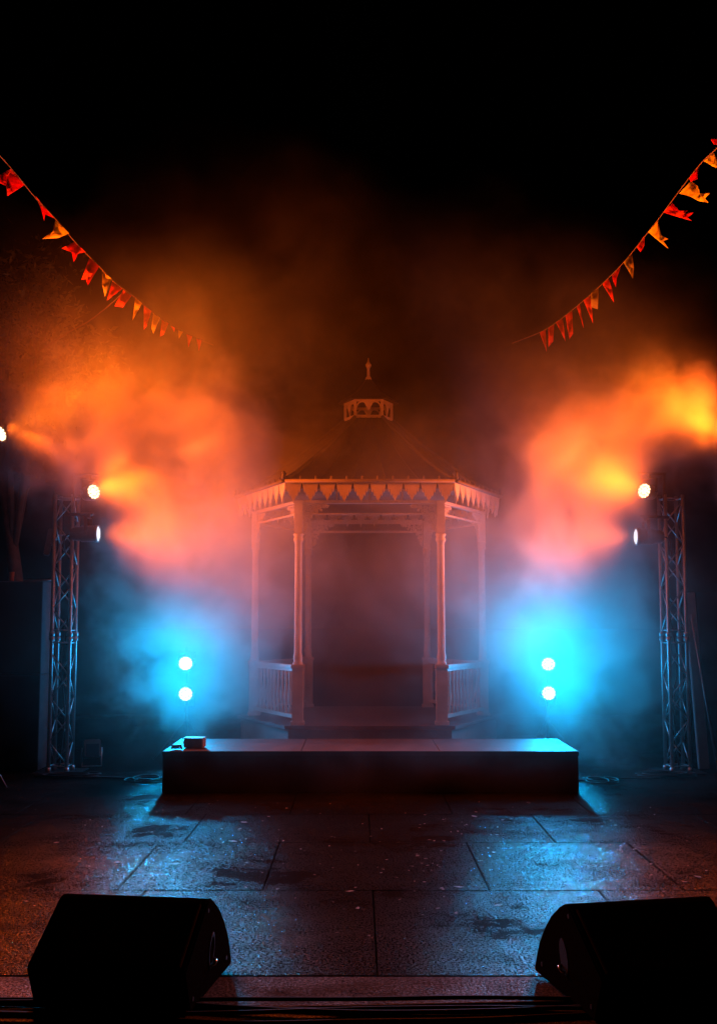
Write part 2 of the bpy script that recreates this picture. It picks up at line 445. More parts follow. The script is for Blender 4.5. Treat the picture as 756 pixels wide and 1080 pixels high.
# ------------------------------------------------------------------ truss towers
def make_truss(H, joint_z, label):
    t = empty('truss_tower'); tag(t, label, 'truss tower', 'truss towers beside the bandstand')
    s = .102
    cs = [(-s, -s), (s, -s), (s, s), (-s, s)]
    for (x, y) in cs:
        m = MB(); m.tube([(x, y, .02), (x, y, H)], .021, 10)
        for z in (joint_z,): m.lathe([(.03, -.05), (.034, -.04), (.034, -.006), (.026, -.004), (.026, .004), (.034, .006), (.034, .04), (.03, .05)], (x, y, z), n=10)
        m.lathe([(.032, 0), (.032, .03), (.025, .05)], (x, y, .012), n=10)
        m.build('chord', M['alu'], t)
    for k in range(4):
        (x0, y0), (x1, y1) = cs[k], cs[(k + 1) % 4]
        m = MB(); z = .10; step = .245; fl = k % 2
        for z in (.07, joint_z - .07, joint_z + .07, H - .04):
            m.tube([(x0, y0, z), (x1, y1, z)], .009, 6)
        z = .09
        while z + step < H:
            if not (z < joint_z < z + step):
                A, B = ((x0, y0), (x1, y1)) if fl else ((x1, y1), (x0, y0))
                m.tube([(*A, z), (*B, z + step)], .009, 6)
            fl = 1 - fl; z += step
        m.build('bracing', M['alu'], t)
    m = MB(); m.box((0, 0, .006), (.5, .5, .012), bevel=.002); m.build('base_plate', M['black'], t)
    return t
tl = make_truss(3.10, 1.50, 'aluminium truss tower left of the bandstand, beside the dark speaker stack')
p = at(62.5, 816, 12.55); tl.location = (p.x, 12.6, GZ); tl.rotation_euler = (0, 0, R(-3))
tr = copy_tree(tl); tr['label'] = 'aluminium truss tower right of the bandstand, washed in blue light'
p = at(716, 820, 12.55); tr.location = (p.x, 12.6, GZ); tr.rotation_euler = (0, 0, R(5))

# ------------------------------------------------------------------ lamps
def light_nodes(ld, core, spill, p1=6.0, wide=.12, smooth=1.0, beam=0.0):
    """angular profile of the beam: bright core, weak wide spill, with the two colours"""
    ld.use_nodes = True; nt = ld.node_tree; N = nt.nodes.new; L = nt.links.new
    em = nt.nodes['Emission']
    tc = N('ShaderNodeTexCoord')
    sp = N('ShaderNodeSeparateXYZ'); L(tc.outputs['Normal'], sp.inputs[0])
    ab = N('ShaderNodeMath'); ab.operation = 'ABSOLUTE'; L(sp.outputs['Z'], ab.inputs[0])
    pw = N('ShaderNodeMath'); pw.operation = 'POWER'; pw.inputs[1].default_value = p1; L(ab.outputs[0], pw.inputs[0])
    ad = N('ShaderNodeMath'); ad.operation = 'MULTIPLY_ADD'; ad.inputs[1].default_value = 1 - wide; ad.inputs[2].default_value = wide; L(pw.outputs[0], ad.inputs[0])
    mx = N('ShaderNodeMix'); mx.data_type = 'RGBA'; mx.inputs['A'].default_value = (*spill, 1); mx.inputs['B'].default_value = (*core, 1)
    L(pw.outputs[0], mx.inputs['Factor']); L(mx.outputs['Result'], em.inputs['Color'])
    p2 = N('ShaderNodeMath'); p2.operation = 'POWER'; p2.inputs[1].default_value = 45; L(ab.outputs[0], p2.inputs[0])
    a2 = N('ShaderNodeMath'); a2.operation = 'MULTIPLY_ADD'; a2.inputs[1].default_value = beam; L(p2.outputs[0], a2.inputs[0]); L(ad.outputs[0], a2.inputs[2]); ad = a2
    fo = N('ShaderNodeLightFalloff'); fo.inputs['Smooth'].default_value = smooth; L(ad.outputs[0], fo.inputs['Strength'])
    L(fo.outputs['Quadratic'], em.inputs['Strength'])

def add_light(root, pos, W, core, spill, p1, wide, size=170, rad=.05, smooth=1.0, beam=0.0):
    ld = bpy.data.lights.new('spot', 'SPOT'); ld.energy = W; ld.spot_size = R(size); ld.spot_blend = .35; ld.shadow_soft_size = rad
    lo = bpy.data.objects.new('spot', ld); COL.objects.link(lo); lo.parent = root
    lo.location = pos; lo.rotation_euler = (R(-90), 0, 0)
    light_nodes(ld, core, spill, p1, wide, smooth, beam)
    return lo

def led_par(label, ledmat, loc, aim, yoke_up=True):
    q = Vector(aim).normalized().to_track_quat('-Y', 'Z')
    t = empty('led_lamp', loc, quat=q); tag(t, label, 'stage lamp')
    m = MB(); m.lathe([(.05, .13), (.075, .125), (.082, .10), (.09, .03), (.098, .0), (.098, -.025), (.088, -.025), (.088, -.012)], axis='Y', n=28); m.build('housing', M['canmetal'], t)
    m = MB()
    spots = [(0, 0)] + [(.032 * math.cos(a), .032 * math.sin(a)) for a in [k * math.pi / 3 for k in range(6)]] + [(.066 * math.cos(a), .066 * math.sin(a)) for a in [k * math.pi / 6 + .2 for k in range(12)]]
    for x, z in spots:
        m.lathe([(.0145, -.013), (.0145, -.022), (.012, -.030), (.006, -.034)], (x, 0, z), axis='Y', n=12)
    m.build('led_cluster', ledmat, t)
    m = MB(); s = 1 if yoke_up else -1
    for x in (-1, 1): m.box((x * .108, .05, .07 * s), (.006, .03, .16)); m.lathe([(.016, 0), (.016, .014)], (x * .112 - .007, .05, 0), axis='X', n=10)
    m.box((0, .05, .152 * s), (.222, .03, .006)); m.box((0, .05, .18 * s), (.035, .045, .05), bevel=.004); m.build('yoke', M['black'], t)
    return t

AMB_C, AMB_S = (1, .152, .006), (1, .105, .006)
BLU_C, BLU_S = (.001, .50, 1), (.0, .36, .92)
# outer left lamp on its own stand
pL1 = at(-1, 458, 11.5)
l1 = led_par('glowing amber LED lamp at the left edge of the picture', M['led_amber'], pL1, (.88, -.36, .30))
add_light(l1, (0, -.10, 0), 7400, AMB_C, AMB_S, 5, .028, smooth=1.0, beam=1.2)
pL2 = at(98, 519, 12.4)
l2 = led_par('glowing amber LED lamp atop the left truss tower', M['led_amber'], pL2, (.78, -.60, .12))
add_light(l2, (0, -.10, 0), 3300, AMB_C, AMB_S, 6, .01, beam=.6)
pR1 = at(772, 462, 11.6)
r1 = led_par('amber LED lamp just past the right edge of the picture', M['led_amber'], pR1, (-.84, -.46, .24))
add_light(r1, (0, -.10, 0), 5800, AMB_C, AMB_S, 5, .02, smooth=1.2, beam=1.2)
pR2 = at(680, 518, 12.4)
r2 = led_par('glowing amber LED lamp atop the right truss tower', M['led_amber'], pR2, (-.78, -.60, .12))
add_light(r2, (0, -.10, 0), 2300, AMB_C, AMB_S, 6, .01, beam=.6)

# par cans
def par_can(label, loc, aim):
    q = Vector(aim).normalized().to_track_quat('-Y', 'Z')
    t = empty('par_can', loc, quat=q); tag(t, label, 'stage lamp')
    m = MB(); m.lathe([(.03, .22), (.06, .21), (.075, .17), (.082, .10), (.092, .09), (.092, -.06), (.10, -.065), (.10, -.10), (.088, -.10), (.086, -.085)], axis='Y', n=28); m.build('housing', M['canmetal'], t)
    m = MB(); m.lathe([(.085, -.082), (.085, -.092), (.06, -.102), (.02, -.107)], axis='Y', n=28); m.build('lens', M['lens'], t)
    m = MB()
    for x in (-1, 1): m.box((x * .108, .02, .08), (.006, .035, .19)); m.lathe([(.018, 0), (.018, .016)], (x * .112 - .008, .02, 0), axis='X', n=10)
    m.box((0, .02, .177), (.222, .035, .006)); m.box((0, .02, .205), (.04, .05, .05), bevel=.004); m.build('yoke', M['black'], t)
    m = MB(); m.tube([(0, .22, 0), (0, .27, -.02), (.02, .30, -.10), (.05, .28, -.22)], .008, 6); m.build('lead', M['rubber'], t)
    return t
c1 = par_can('black can lamp on the left truss tower, lens turned to the bandstand', at(95, 563, 12.35), (.995, -.03, .0))
add_light(c1, (0, -.15, 0), 1900, (1, .155, .010), (1, .1, .01), 6, .004, 150)
c2 = par_can('black can lamp on the right truss tower, lens turned to the bandstand', at(679, 566, 12.35), (-.995, -.03, .0))
add_light(c2, (0, -.15, 0), 1400, (1, .155, .015), (1, .1, .02), 6, .004, 150)
# arms that carry the lamps on the trusses
def arm(label, a, pts):
    t = MB()
    for q0, q1, r in pts: t.tube([q0, q1], r, 8)
    o = t.build('lamp_bracket', M['black']); tag(o, label, 'bracket'); return o
for (lamp, can, trs, side) in ((pL2, at(95, 563, 12.35), tl, 'left'), (pR2, at(679, 566, 12.35), tr, 'right')):
    s = 1 if side == 'left' else -1
    cx = trs.location.x + s * .102
    arm('black bar holding the amber lamp to the %s truss tower top' % side, None, [((cx, 12.5, 2.86), (cx, 12.48, lamp.z + .22), .017), ((cx - s * .02, 12.48, lamp.z + .205), (lamp.x + s * .06, 12.45, lamp.z + .205), .017)])
    arm('short black arm clamping the can lamp to the %s truss tower' % side, None, [((cx - s * .03, 12.44, can.z + .225), (can.x + s * .03, 12.36, can.z + .225), .018)])

# blue lamp pairs on stands
def tripod(label, x, y, H, cat='lamp stand'):
    t = empty('lamp_stand', (x, y, GZ)); tag(t, label, cat)
    m = MB(); m.tube([(0, 0, .12), (0, 0, H)], .017, 10); m.lathe([(.024, 0), (.03, .01), (.03, .06), (.022, .07)], (0, 0, .42), n=12); m.build('pole', M['black'], t)
    for k in range(3):
        a = R(90 + 120 * k); m = MB(); e = (math.cos(a) * .42, math.sin(a) * .42, .01)
        m.tube([(math.cos(a) * .02, math.sin(a) * .02, .45), e], .011, 8); m.tube([(0, 0, .16), (math.cos(a) * .21, math.sin(a) * .21, .235)], .007, 6); m.build('leg', M['black'], t)
    return t
for (px, side, up, lo, x_aim) in ((196, 'left', 700, 732, .25), (578, 'right', 701, 731, -.22)):
    a = at(px, up, 13.7); c = at(px, lo, 13.7)
    tripod('black tripod stand carrying the two blue lamps %s of the bandstand' % side, a.x, 13.84, a.z + .05)
    for (pp, nm, W) in ((a, 'upper', 420), (c, 'lower', 260)):
        l = led_par('%s of the two blue-glowing LED lamps %s of the bandstand' % (nm, side), M['led_blue'], pp, ((-.22 if nm == 'upper' else .10) if side == 'right' else .05, -1, (.40 if side == 'right' else .20) if nm == 'upper' else .08), nm == 'upper')
        add_light(l, (0, -.10, 0), W * (5.2 if side == 'right' else 3.1), BLU_C, BLU_S, 4, .014, smooth=3.0)
# outer stands
tripod('tall black stand under the amber lamp at the left edge', pL1.x - .12, pL1.y + .05, pL1.z + .16)
tripod('tall black stand under the amber lamp past the right edge', pR1.x + .12, pR1.y + .05, pR1.z + .16)

# barn-door flood on the left of the left tower (edge on)
t = empty('flood_lamp', at(52, 572, 12.6), (R(0), R(10), R(15))); tag(t, 'unlit flat flood lamp hung edge-on at the left of the left truss', 'flood lamp')
m = MB(); m.box((0, 0, 0), (.07, .22, .30), bevel=.01); m.build('housing', M['canmetal'], t)
m = MB(); m.box((.045, 0, .06), (.006, .24, .36), Matrix.Rotation(R(-6), 4, 'Y')); m.build('door_flap', M['black'], t)
m = MB(); m.tube([(.03, -.13, -.02), (.10, -.13, .10), (.14, 0, .12), (.10, .13, .10), (.03, .13, -.02)], .008, 6); m.build('yoke', M['alu'], t)
# small floor flood, unlit
p = at(97, 806, 13.0)
t = empty('floor_lamp', (p.x, 13.0, GZ), (0, 0, R(18))); tag(t, 'small unlit floor lamp standing on the ground right of the left truss', 'floor lamp')
m = MB(); m.box((0, 0, .21), (.19, .15, .2), Matrix.Rotation(R(-12), 4, 'X'), bevel=.012); m.build('housing', M['canmetal'], t)
m = MB(); m.box((0, -.077, .198), (.15, .006, .15), Matrix.Rotation(R(-12), 4, 'X'), bevel=.002); m.build('lens', M['glass'], t)
m = MB(); m.tube([(-.11, 0, .22), (-.11, 0, .01), (.11, 0, .01), (.11, 0, .22)], .009, 6); m.build('yoke', M['alu'], t)

# ------------------------------------------------------------------ speaker stacks
def cabinet(x0, x1, y0, y1, z0, H, label, group=None):
    t = empty('speaker_cabinet', ((x0 + x1) / 2, (y0 + y1) / 2, z0)); tag(t, label, 'speaker', group)
    w, d = x1 - x0, y1 - y0
    m = MB(); m.box((0, .0, H / 2), (w, d, H - .006), bevel=.008); m.build('cabinet_body', M['side'], t)
    m = MB(); m.box((0, -d / 2 - .012, H / 2), (w - .004, .024, H - .03), bevel=.004); m.build('grille', M['grille'], t)
    return t
cx1 = at(42, 700, 12.6).x
cabinet(cx1 - .80, cx1, 12.65, 13.2, GZ, 1.07, 'lower dark speaker cabinet of the stack left of the left truss')
cabinet(cx1 - .80, cx1, 12.65, 13.2, GZ + 1.07, 1.06, 'upper dark speaker cabinet of the stack left of the left truss')
p = at(13, 602, 12.75)
m = MB(); m.lathe([(.026, 0), (.03, .10), (.031, .104), (.028, .104), (.025, .01)], (0, 0, 0), n=16); o = m.build('cup', M['cup']); o.location = (p.x, 12.75, GZ + 2.13); tag(o, 'small orange cup standing on top of the left speaker stack', 'cup')
m = MB(); m.tube([(0, 0, 0), (.36, 0, .0)], .012, 8); o = m.build('metal_rod', M['alu']); o.location = (at(24, 608, 12.8).x, 12.85, GZ + 2.142); tag(o, 'thin metal rod lying on top of the left speaker stack', 'rod')
# right: dark leaning board
p = at(728, 625, 12.75)
t = empty('display_board', (at(750, 805, 12.75).x + .48, 12.9, GZ), (0, R(-3.2), 0)); tag(t, 'tall dark board leaning to the left behind the right truss', 'board')
m = MB(); m.box((.02, 0, 1.02), (.95, .04, 2.02), bevel=.004); m.build('panel', M['grille'], t)
m = MB(); m.box((-.52, .01, 1.02), (.12, .07, 2.03), bevel=.006); m.build('frame_rail', M['rail'], t)
m = MB(); a = at(728, 648, 12.6); c = at(737, 700, 12.6); m.tube([a, c + (c - a) * 2.2], .011, 8); o = m.build('support_strut', M['alu']); tag(o, 'thin slanting metal strut between the right truss and the dark board', 'strut')

# ------------------------------------------------------------------ wedge monitors
def wedge(label, loc, rz, flip):
    t = empty('stage_monitor', loc, (0, 0, rz)); tag(t, label, 'monitor speaker')
    prof = [(0, 0), (-.075, .185), (.28, .405), (.335, .40), (.43, .36), (.52, .295), (.60, .215), (.665, .12), (.70, .03), (.69, 0)]
    prof = [(.01, 0), (-.07, .17), (-.075, .19), (.262, .395), (.29, .405), (.33, .398), (.40, .365), (.48, .305), (.56, .232), (.63, .15), (.68, .07), (.70, .02), (.69, 0)]
    W = .70
    m = MB(); m.prism([(-W / 2, y, z) for y, z in prof], (W, 0, 0))
    bmesh.ops.bevel(m.bm, geom=[e for e in m.bm.edges if abs(e.verts[0].co.x - e.verts[1].co.x) < 1e-5], offset=.008, segments=2, affect='EDGES')
    # handle recesses in both end panels
    body = m.build('cabinet_body', M['wedge'], t)
    # sloped grille
    m = MB(); n = Vector((0, -.21, .345)).normalized(); c = Vector((0, .095, .295)) + n * .006
    ang = math.atan2(.205, .337)
    m.box(c, (W - .05, .36, .016), Matrix.Rotation(ang, 4, 'X'), bevel=.004); m.build('grille', M['grille'], t)
    for s in (-1, 1):
        m = MB(); x = s * (W / 2)
        m.lathe([(.078, -.003), (.080, .003), (.060, .004), (.055, -.002)], (0, 0, 0), axis='X', n=24)
        for v in m.bm.verts: v.co.y *= .55
        o = m.build('handle_cup', M['grille'], t); o.location = (x, .33, .17); o.rotation_euler = (R(-22), 0, 0)
        m = MB(); m.tube([(s * .004, -.02, -.062), (s * .018, -.012, -.058), (s * .022, .0, -.05), (s * .018, .018, -.045), (s * .004, .026, -.042)], .006, 8)
        o2 = m.build('handle_bar', M['chrome'], t); o2.location = (x, .33, .17)
        for yy, zz in ((.04, .05), (.6, .06), (.27, .36)):
            m = MB(); m.lathe([(.010, 0), (.010, .003)], (0, 0, 0), axis='X', n=10)
            o3 = m.build('corner_screw', M['black'], t); o3.location = (x - (.003 if s < 0 else 0), yy, zz)
    for x in (-.28, .28):
        for y in (.06, .62):
            m = MB(); m.lathe([(.02, -.012), (.018, .0)], (x, y, 0), n=10); m.build('rubber_foot', M['rubber'], t)
    return t
wedge('black wedge stage monitor on the paving at bottom left', (-1.06, 4.93, .052), R(-8), 1)
wedge('black wedge stage monitor on the paving at bottom right', (1.325, 4.86, .052), R(12), 1)

# ------------------------------------------------------------------ small things, cables
bx = empty('equipment_box', (at(205, 790, 11.35).x, 11.38, PZ), (0, 0, R(-6))); tag(bx, 'small flat equipment box on the left corner of the stage deck', 'box')
m = MB(); m.box((0, 0, .05), (.20, .15, .09), bevel=.008); m.build('case', M['boxm'], bx)
m = MB(); m.box((0, 0, .1), (.205, .155, .012), bevel=.003); m.build('lid', M['boxm'], bx)
def spline(pts, n=10):
    P = [Vector(p) for p in pts]; P = [P[0]] + P + [P[-1]]; out = []
    for i in range(1, len(P) - 2):
        for k in range(n):
            t = k / n
            out.append(.5 * ((2 * P[i]) + (-P[i - 1] + P[i + 1]) * t + (2 * P[i - 1] - 5 * P[i] + 4 * P[i + 1] - P[i + 2]) * t * t + (-P[i - 1] + 3 * P[i] - 3 * P[i + 1] + P[i + 2]) * t ** 3))
    out.append(P[-2]); return out
def cable(label, pts, r=.008, group=None, n=10, mt='rubber'):
    m = MB(); m.tube(spline(pts, n), r, 7); o = m.build('cable', M[mt]); tag(o, label, 'cable', group); return o
cl = [(at(188, 790, 11.3).x + .055 * math.cos(k * .55) * (1 - .004 * k), 11.22 + .045 * math.sin(k * .55), PZ + .010 + .0011 * k) for k in range(36)]
cable('small coil of cable beside the box on the stage deck', cl, .006, None, 4)
FG = 'black cables across the foreground'
for k in range(6):
    y0 = 4.99 + .035 * k; pts = []
    for j in range(13):
        x = -3 + j * .5
        pts.append((x, y0 + .05 * math.sin(j * .9 + k * 1.7) + rnd.uniform(-.02, .02) - .05 * math.exp(-(x - .2) ** 2), .040 + .009 + (.012 if k % 2 else 0)))
    pts = [q for q in pts]
    cable('black cable in the bundle running across the foreground paving', [(x, y - .10, z) for x, y, z in pts], .0095, FG)
def loops(label, c, rx, ry, n, ph, z=GZ + .009, r=.008):
    pts = []
    for k in range(n * 7 + 1):
        a = ph + k * 2 * math.pi / 7; q = 1 + .18 * math.sin(k * 1.3 + ph)
        pts.append((c[0] + rx * q * math.cos(a) + .03 * math.sin(k * .4), c[1] + ry * q * math.sin(a), z + .0022 * k * .6))
    return cable(label, pts, r, None, 5)
c = at(155, 828, 11.9); loops('loops of black cable on the ground left of the stage platform', (c.x, 11.85), .17, .22, 3, .3)
c = at(625, 826, 11.9); loops('loops of black cable on the ground right of the stage platform', (c.x + .05, 11.75), .13, .2, 3, 1.2)
c = at(705, 822, 12.2); loops('tangle of black cable at the foot of the right truss', (c.x - .05, 12.2), .28, .13, 4, 2.2)
c = at(70, 820, 12.2); loops('tangle of black cable at the foot of the left truss', (c.x + .05, 12.2), .25, .12, 3, .9)
cable('long black cable from the right truss to the stage platform', [(3.6, 12.25, GZ + .01), (3.2, 12.05, GZ + .01), (2.8, 12.0, GZ + .01), (2.45, 11.9, GZ + .01), (2.2, 11.8, GZ + .01)], .012)
cable('long black cable from the left truss to the stage platform', [(-3.5, 12.2, GZ + .01), (-3.0, 12.1, GZ + .01), (-2.6, 12.05, GZ + .01), (-2.2, 11.9, GZ + .01), (-1.96, 11.75, GZ + .01)], .012)
# cables strapped to the trusses
for trs, s, lab in ((tl, 1, 'left'), (tr, -1, 'right')):
    x, y = trs.location.x, trs.location.y
    cable('black cable hanging down inside the %s truss tower' % lab, [(x + s * .10, y - .10, 2.95), (x + s * .05, y - .02, 2.6), (x + s * .07, y + .03, 2.0), (x - s * .03, y + .02, 1.3), (x + s * .04, y - .03, .7), (x, y - .05, .08)], .010)

# ------------------------------------------------------------------ bunting
def strand(label, line, flags, Y):
    """line: pixel polyline, flags: (material, [pixel outline...]); depth runs along the strand through Y(px)"""
    t = empty('bunting', at(line[0][0], line[0][1], Y(line[0][0]))); tag(t, label, 'bunting')
    o0 = t.location.copy()
    pts = [at(x, y, Y(x)) - o0 for x, y in line]
    m = MB(); m.tube(spline(pts, 4), .0045, 6); m.build('string', M['string'], t)
    for mt, out in flags:
        x0 = (out[0][0] + out[1][0]) / 2; yb = Y(x0)
        top = (out[0][1] + out[1][1]) / 2
        ph = rnd.uniform(0, 6.28); m = MB(); f = []
        n = len(out)
        # flag cloth: fan of strips from the hem to the tips, gently waved in depth
        cx = sum(p[0] for p in out) / n; cy = sum(p[1] for p in out) / n
        ring = []
        for k in range(n):
            a, b_ = out[k], out[(k + 1) % n]
            for s in range(3):
                q = (a[0] + (b_[0] - a[0]) * s / 3, a[1] + (b_[1] - a[1]) * s / 3); ring.append(q)
        def W(q):
            dd = math.hypot(q[0] - (out[0][0] + out[1][0]) / 2, q[1] - top)
            return at(q[0], q[1], yb + .0045 * dd * math.sin(dd * .35 + ph)) - o0
        vc = m.bm.verts.new(W((cx, cy))); v1 = [m.bm.verts.new(W((cx + (q[0] - cx) * .5, cy + (q[1] - cy) * .5))) for q in ring]; v2 = [m.bm.verts.new(W(q)) for q in ring]
        K = len(ring)
        for k in range(K):
            for fc in ((vc, v1[k], v1[(k + 1) % K]), (v1[k], v2[k], v2[(k + 1) % K], v1[(k + 1) % K])):
                try: ff = m.bm.faces.new(fc); ff.smooth = True
                except ValueError: pass
        o = m.build('flag', M[mt], t)
        sd = o.modifiers.new('thickness', 'SOLIDIFY'); sd.thickness = .002
    return t
LY = lambda x: 9.2 + 3.6 * max(0, min(1.15, (x + 12) / 212))
strand('bunting of red and yellow flags hanging at the upper left', [(-14, 150), (0, 164), (20, 187), (38, 209), (59, 231), (82, 258), (105, 281), (119, 296), (143, 314), (171, 337), (197, 352), (225, 364)],
 [('red', [(12, 178), (26, 195), (8, 207), (7, 196), (-3, 192), (-2, 186)]),
  ('red', [(38, 207), (57, 230), (48, 226), (47, 233), (43, 218)]),
  ('orange', [(59, 231), (73, 246), (62, 251), (45, 252), (56, 244)]),
  ('red', [(79, 255), (91, 266), (83, 267), (78, 277), (76, 266), (65, 262)]),
  ('red', [(95, 271), (105, 281), (93, 301), (91, 294), (86, 295)]),
  ('yellow', [(108, 285), (118, 294), (111, 313), (108, 300)]),
  ('red', [(119, 296), (129, 305), (113, 317)]),
  ('red', [(130, 306), (139, 312), (130, 324), (121, 323)]),
  ('orange', [(143, 314), (150, 320), (140, 338)]),
  ('red', [(152, 322), (160, 328), (155, 344), (152, 348)]),
  ('orange', [(162, 330), (169, 335), (162, 352), (160, 346)]),
  ('red', [(171, 337), (178, 341), (173, 353), (169, 355)]),
  ('red', [(180, 343), (185, 346), (184, 350)]),
  ('orange', [(188, 348), (193, 350), (189, 357)]),
  ('red', [(197, 352), (203, 355), (199, 366)]),
  ('red', [(207, 356), (213, 359), (210, 370)])], LY)
RY = lambda x: 9.2 + 3.6 * max(0, min(1.15, (770 - x) / 200))
strand('bunting of orange and red flags hanging at the upper right', [(772, 138), (757, 155), (740, 171), (720, 196), (697, 227), (683, 245), (657, 277), (632, 302), (608, 323), (585, 341), (568, 351), (540, 362)],
 [('red', [(757, 146), (749, 147), (752, 152), (758, 153)]),
  ('orange', [(742, 170), (752, 161), (754, 166), (760, 178), (752, 176)]),
  ('red', [(726, 188), (738, 173), (735, 182), (735, 189), (728, 192)]),
  ('orange', [(716, 204), (728, 191), (735, 196), (738, 204), (748, 204), (743, 209), (747, 214), (736, 212), (727, 207)]),
  ('red', [(699, 224), (709, 214), (714, 222), (725, 222), (721, 226), (731, 224), (724, 230), (729, 233), (715, 229)]),
  ('orange', [(683, 245), (693, 233), (697, 248), (704, 252), (699, 254), (704, 262), (694, 254)]),
  ('red', [(671, 261), (679, 248), (679, 259), (675, 266)]),
  ('yellow', [(657, 277), (666, 266), (668, 283), (667, 294), (662, 285)]),
  ('red', [(645, 291), (654, 281), (650, 293), (649, 303), (646, 296)]),
  ('red', [(635, 300), (641, 293), (645, 305), (647, 319)]),
  ('yellow', [(623, 309), (631, 304), (630, 326), (623, 324)]),
  ('red', [(615, 317), (622, 311), (624, 327), (625, 341)]),
  ('red', [(608, 324), (611, 321), (615, 346)]),
  ('red', [(596, 333), (603, 328), (604, 352), (600, 358)]),
  ('red', [(586, 340), (593, 335), (596, 360)]),
  ('red', [(578, 346), (584, 342), (583, 360), (578, 366)]),
  ('red', [(569, 351), (575, 347), (576, 371)])], RY)
cable('thin wire sagging from the tree to the left bunting', [at(40, 372, 13.0), at(70, 352, 12.7), at(95, 338, 12.4), at(120, 318, 12.0), at(132, 306, 11.7)], .006, None, 6, 'string')

# ------------------------------------------------------------------ tree
def tree(label, x, y, base_r, H, crown_c, crown_r, nleaf, lean):
    t = empty('tree', (x, y, .0)); tag(t, label, 'tree')
    m = MB(); tp = []
    for k in range(10):
        u = k / 9; tp.append((lean[0] * u + .06 * math.sin(u * 5), lean[1] * u, H * u))
    m.tube(tp, 1, 10, radii=[base_r * (1.25 - .9 * k / 9) for k in range(10)])
    top = Vector(tp[-1]); cc = Vector(crown_c) - Vector((x, y, 0)); tips = []
    for k in range(26):
        st = Vector(tp[rnd.choice([5, 6, 7, 8, 9])])
        dv = Vector((rnd.gauss(0, 1), rnd.gauss(0, 1), rnd.gauss(.1, .7))).normalized()
        e = cc + Vector((dv.x * crown_r[0], dv.y * crown_r[1], dv.z * crown_r[2])) * rnd.uniform(.55, 1)
        mid = st.lerp(e, .5) + Vector((rnd.uniform(-.15, .15), rnd.uniform(-.15, .15), rnd.uniform(0, .25)))
        m.tube([st, mid, e], 1, 6, radii=[.045, .026, .007]); tips += [e, mid.lerp(e, .6), mid]
    m.build('trunk', M['bark'], t)
    m = MB()
    for k in range(nleaf):
        c = rnd.choice(tips) + Vector((rnd.gauss(0, .22), rnd.gauss(0, .22), rnd.gauss(0, .16)))
        q = Quaternion((rnd.gauss(0, 1), rnd.gauss(0, 1), rnd.gauss(0, 1), rnd.gauss(0, 1))).normalized(); s = rnd.uniform(.035, .07)
        P = [q @ Vector(p) * s + c for p in ((-1, 0, 0), (0, -.45, .08), (1.1, 0, -.1), (0, .45, .08))]
        m.quad(*P)
    m.build('crown', M['leaf'], t, normals=False)
    return t
p = at(22, 610, 14.2)
tree('leafy tree with slanting trunk behind the left speaker stack', p.x + .12, 14.2, .11, 4.6, (p.x - .25, 13.9, 5.3), (1.25, 1.2, 1.15), 5200, (-.38, -.2))

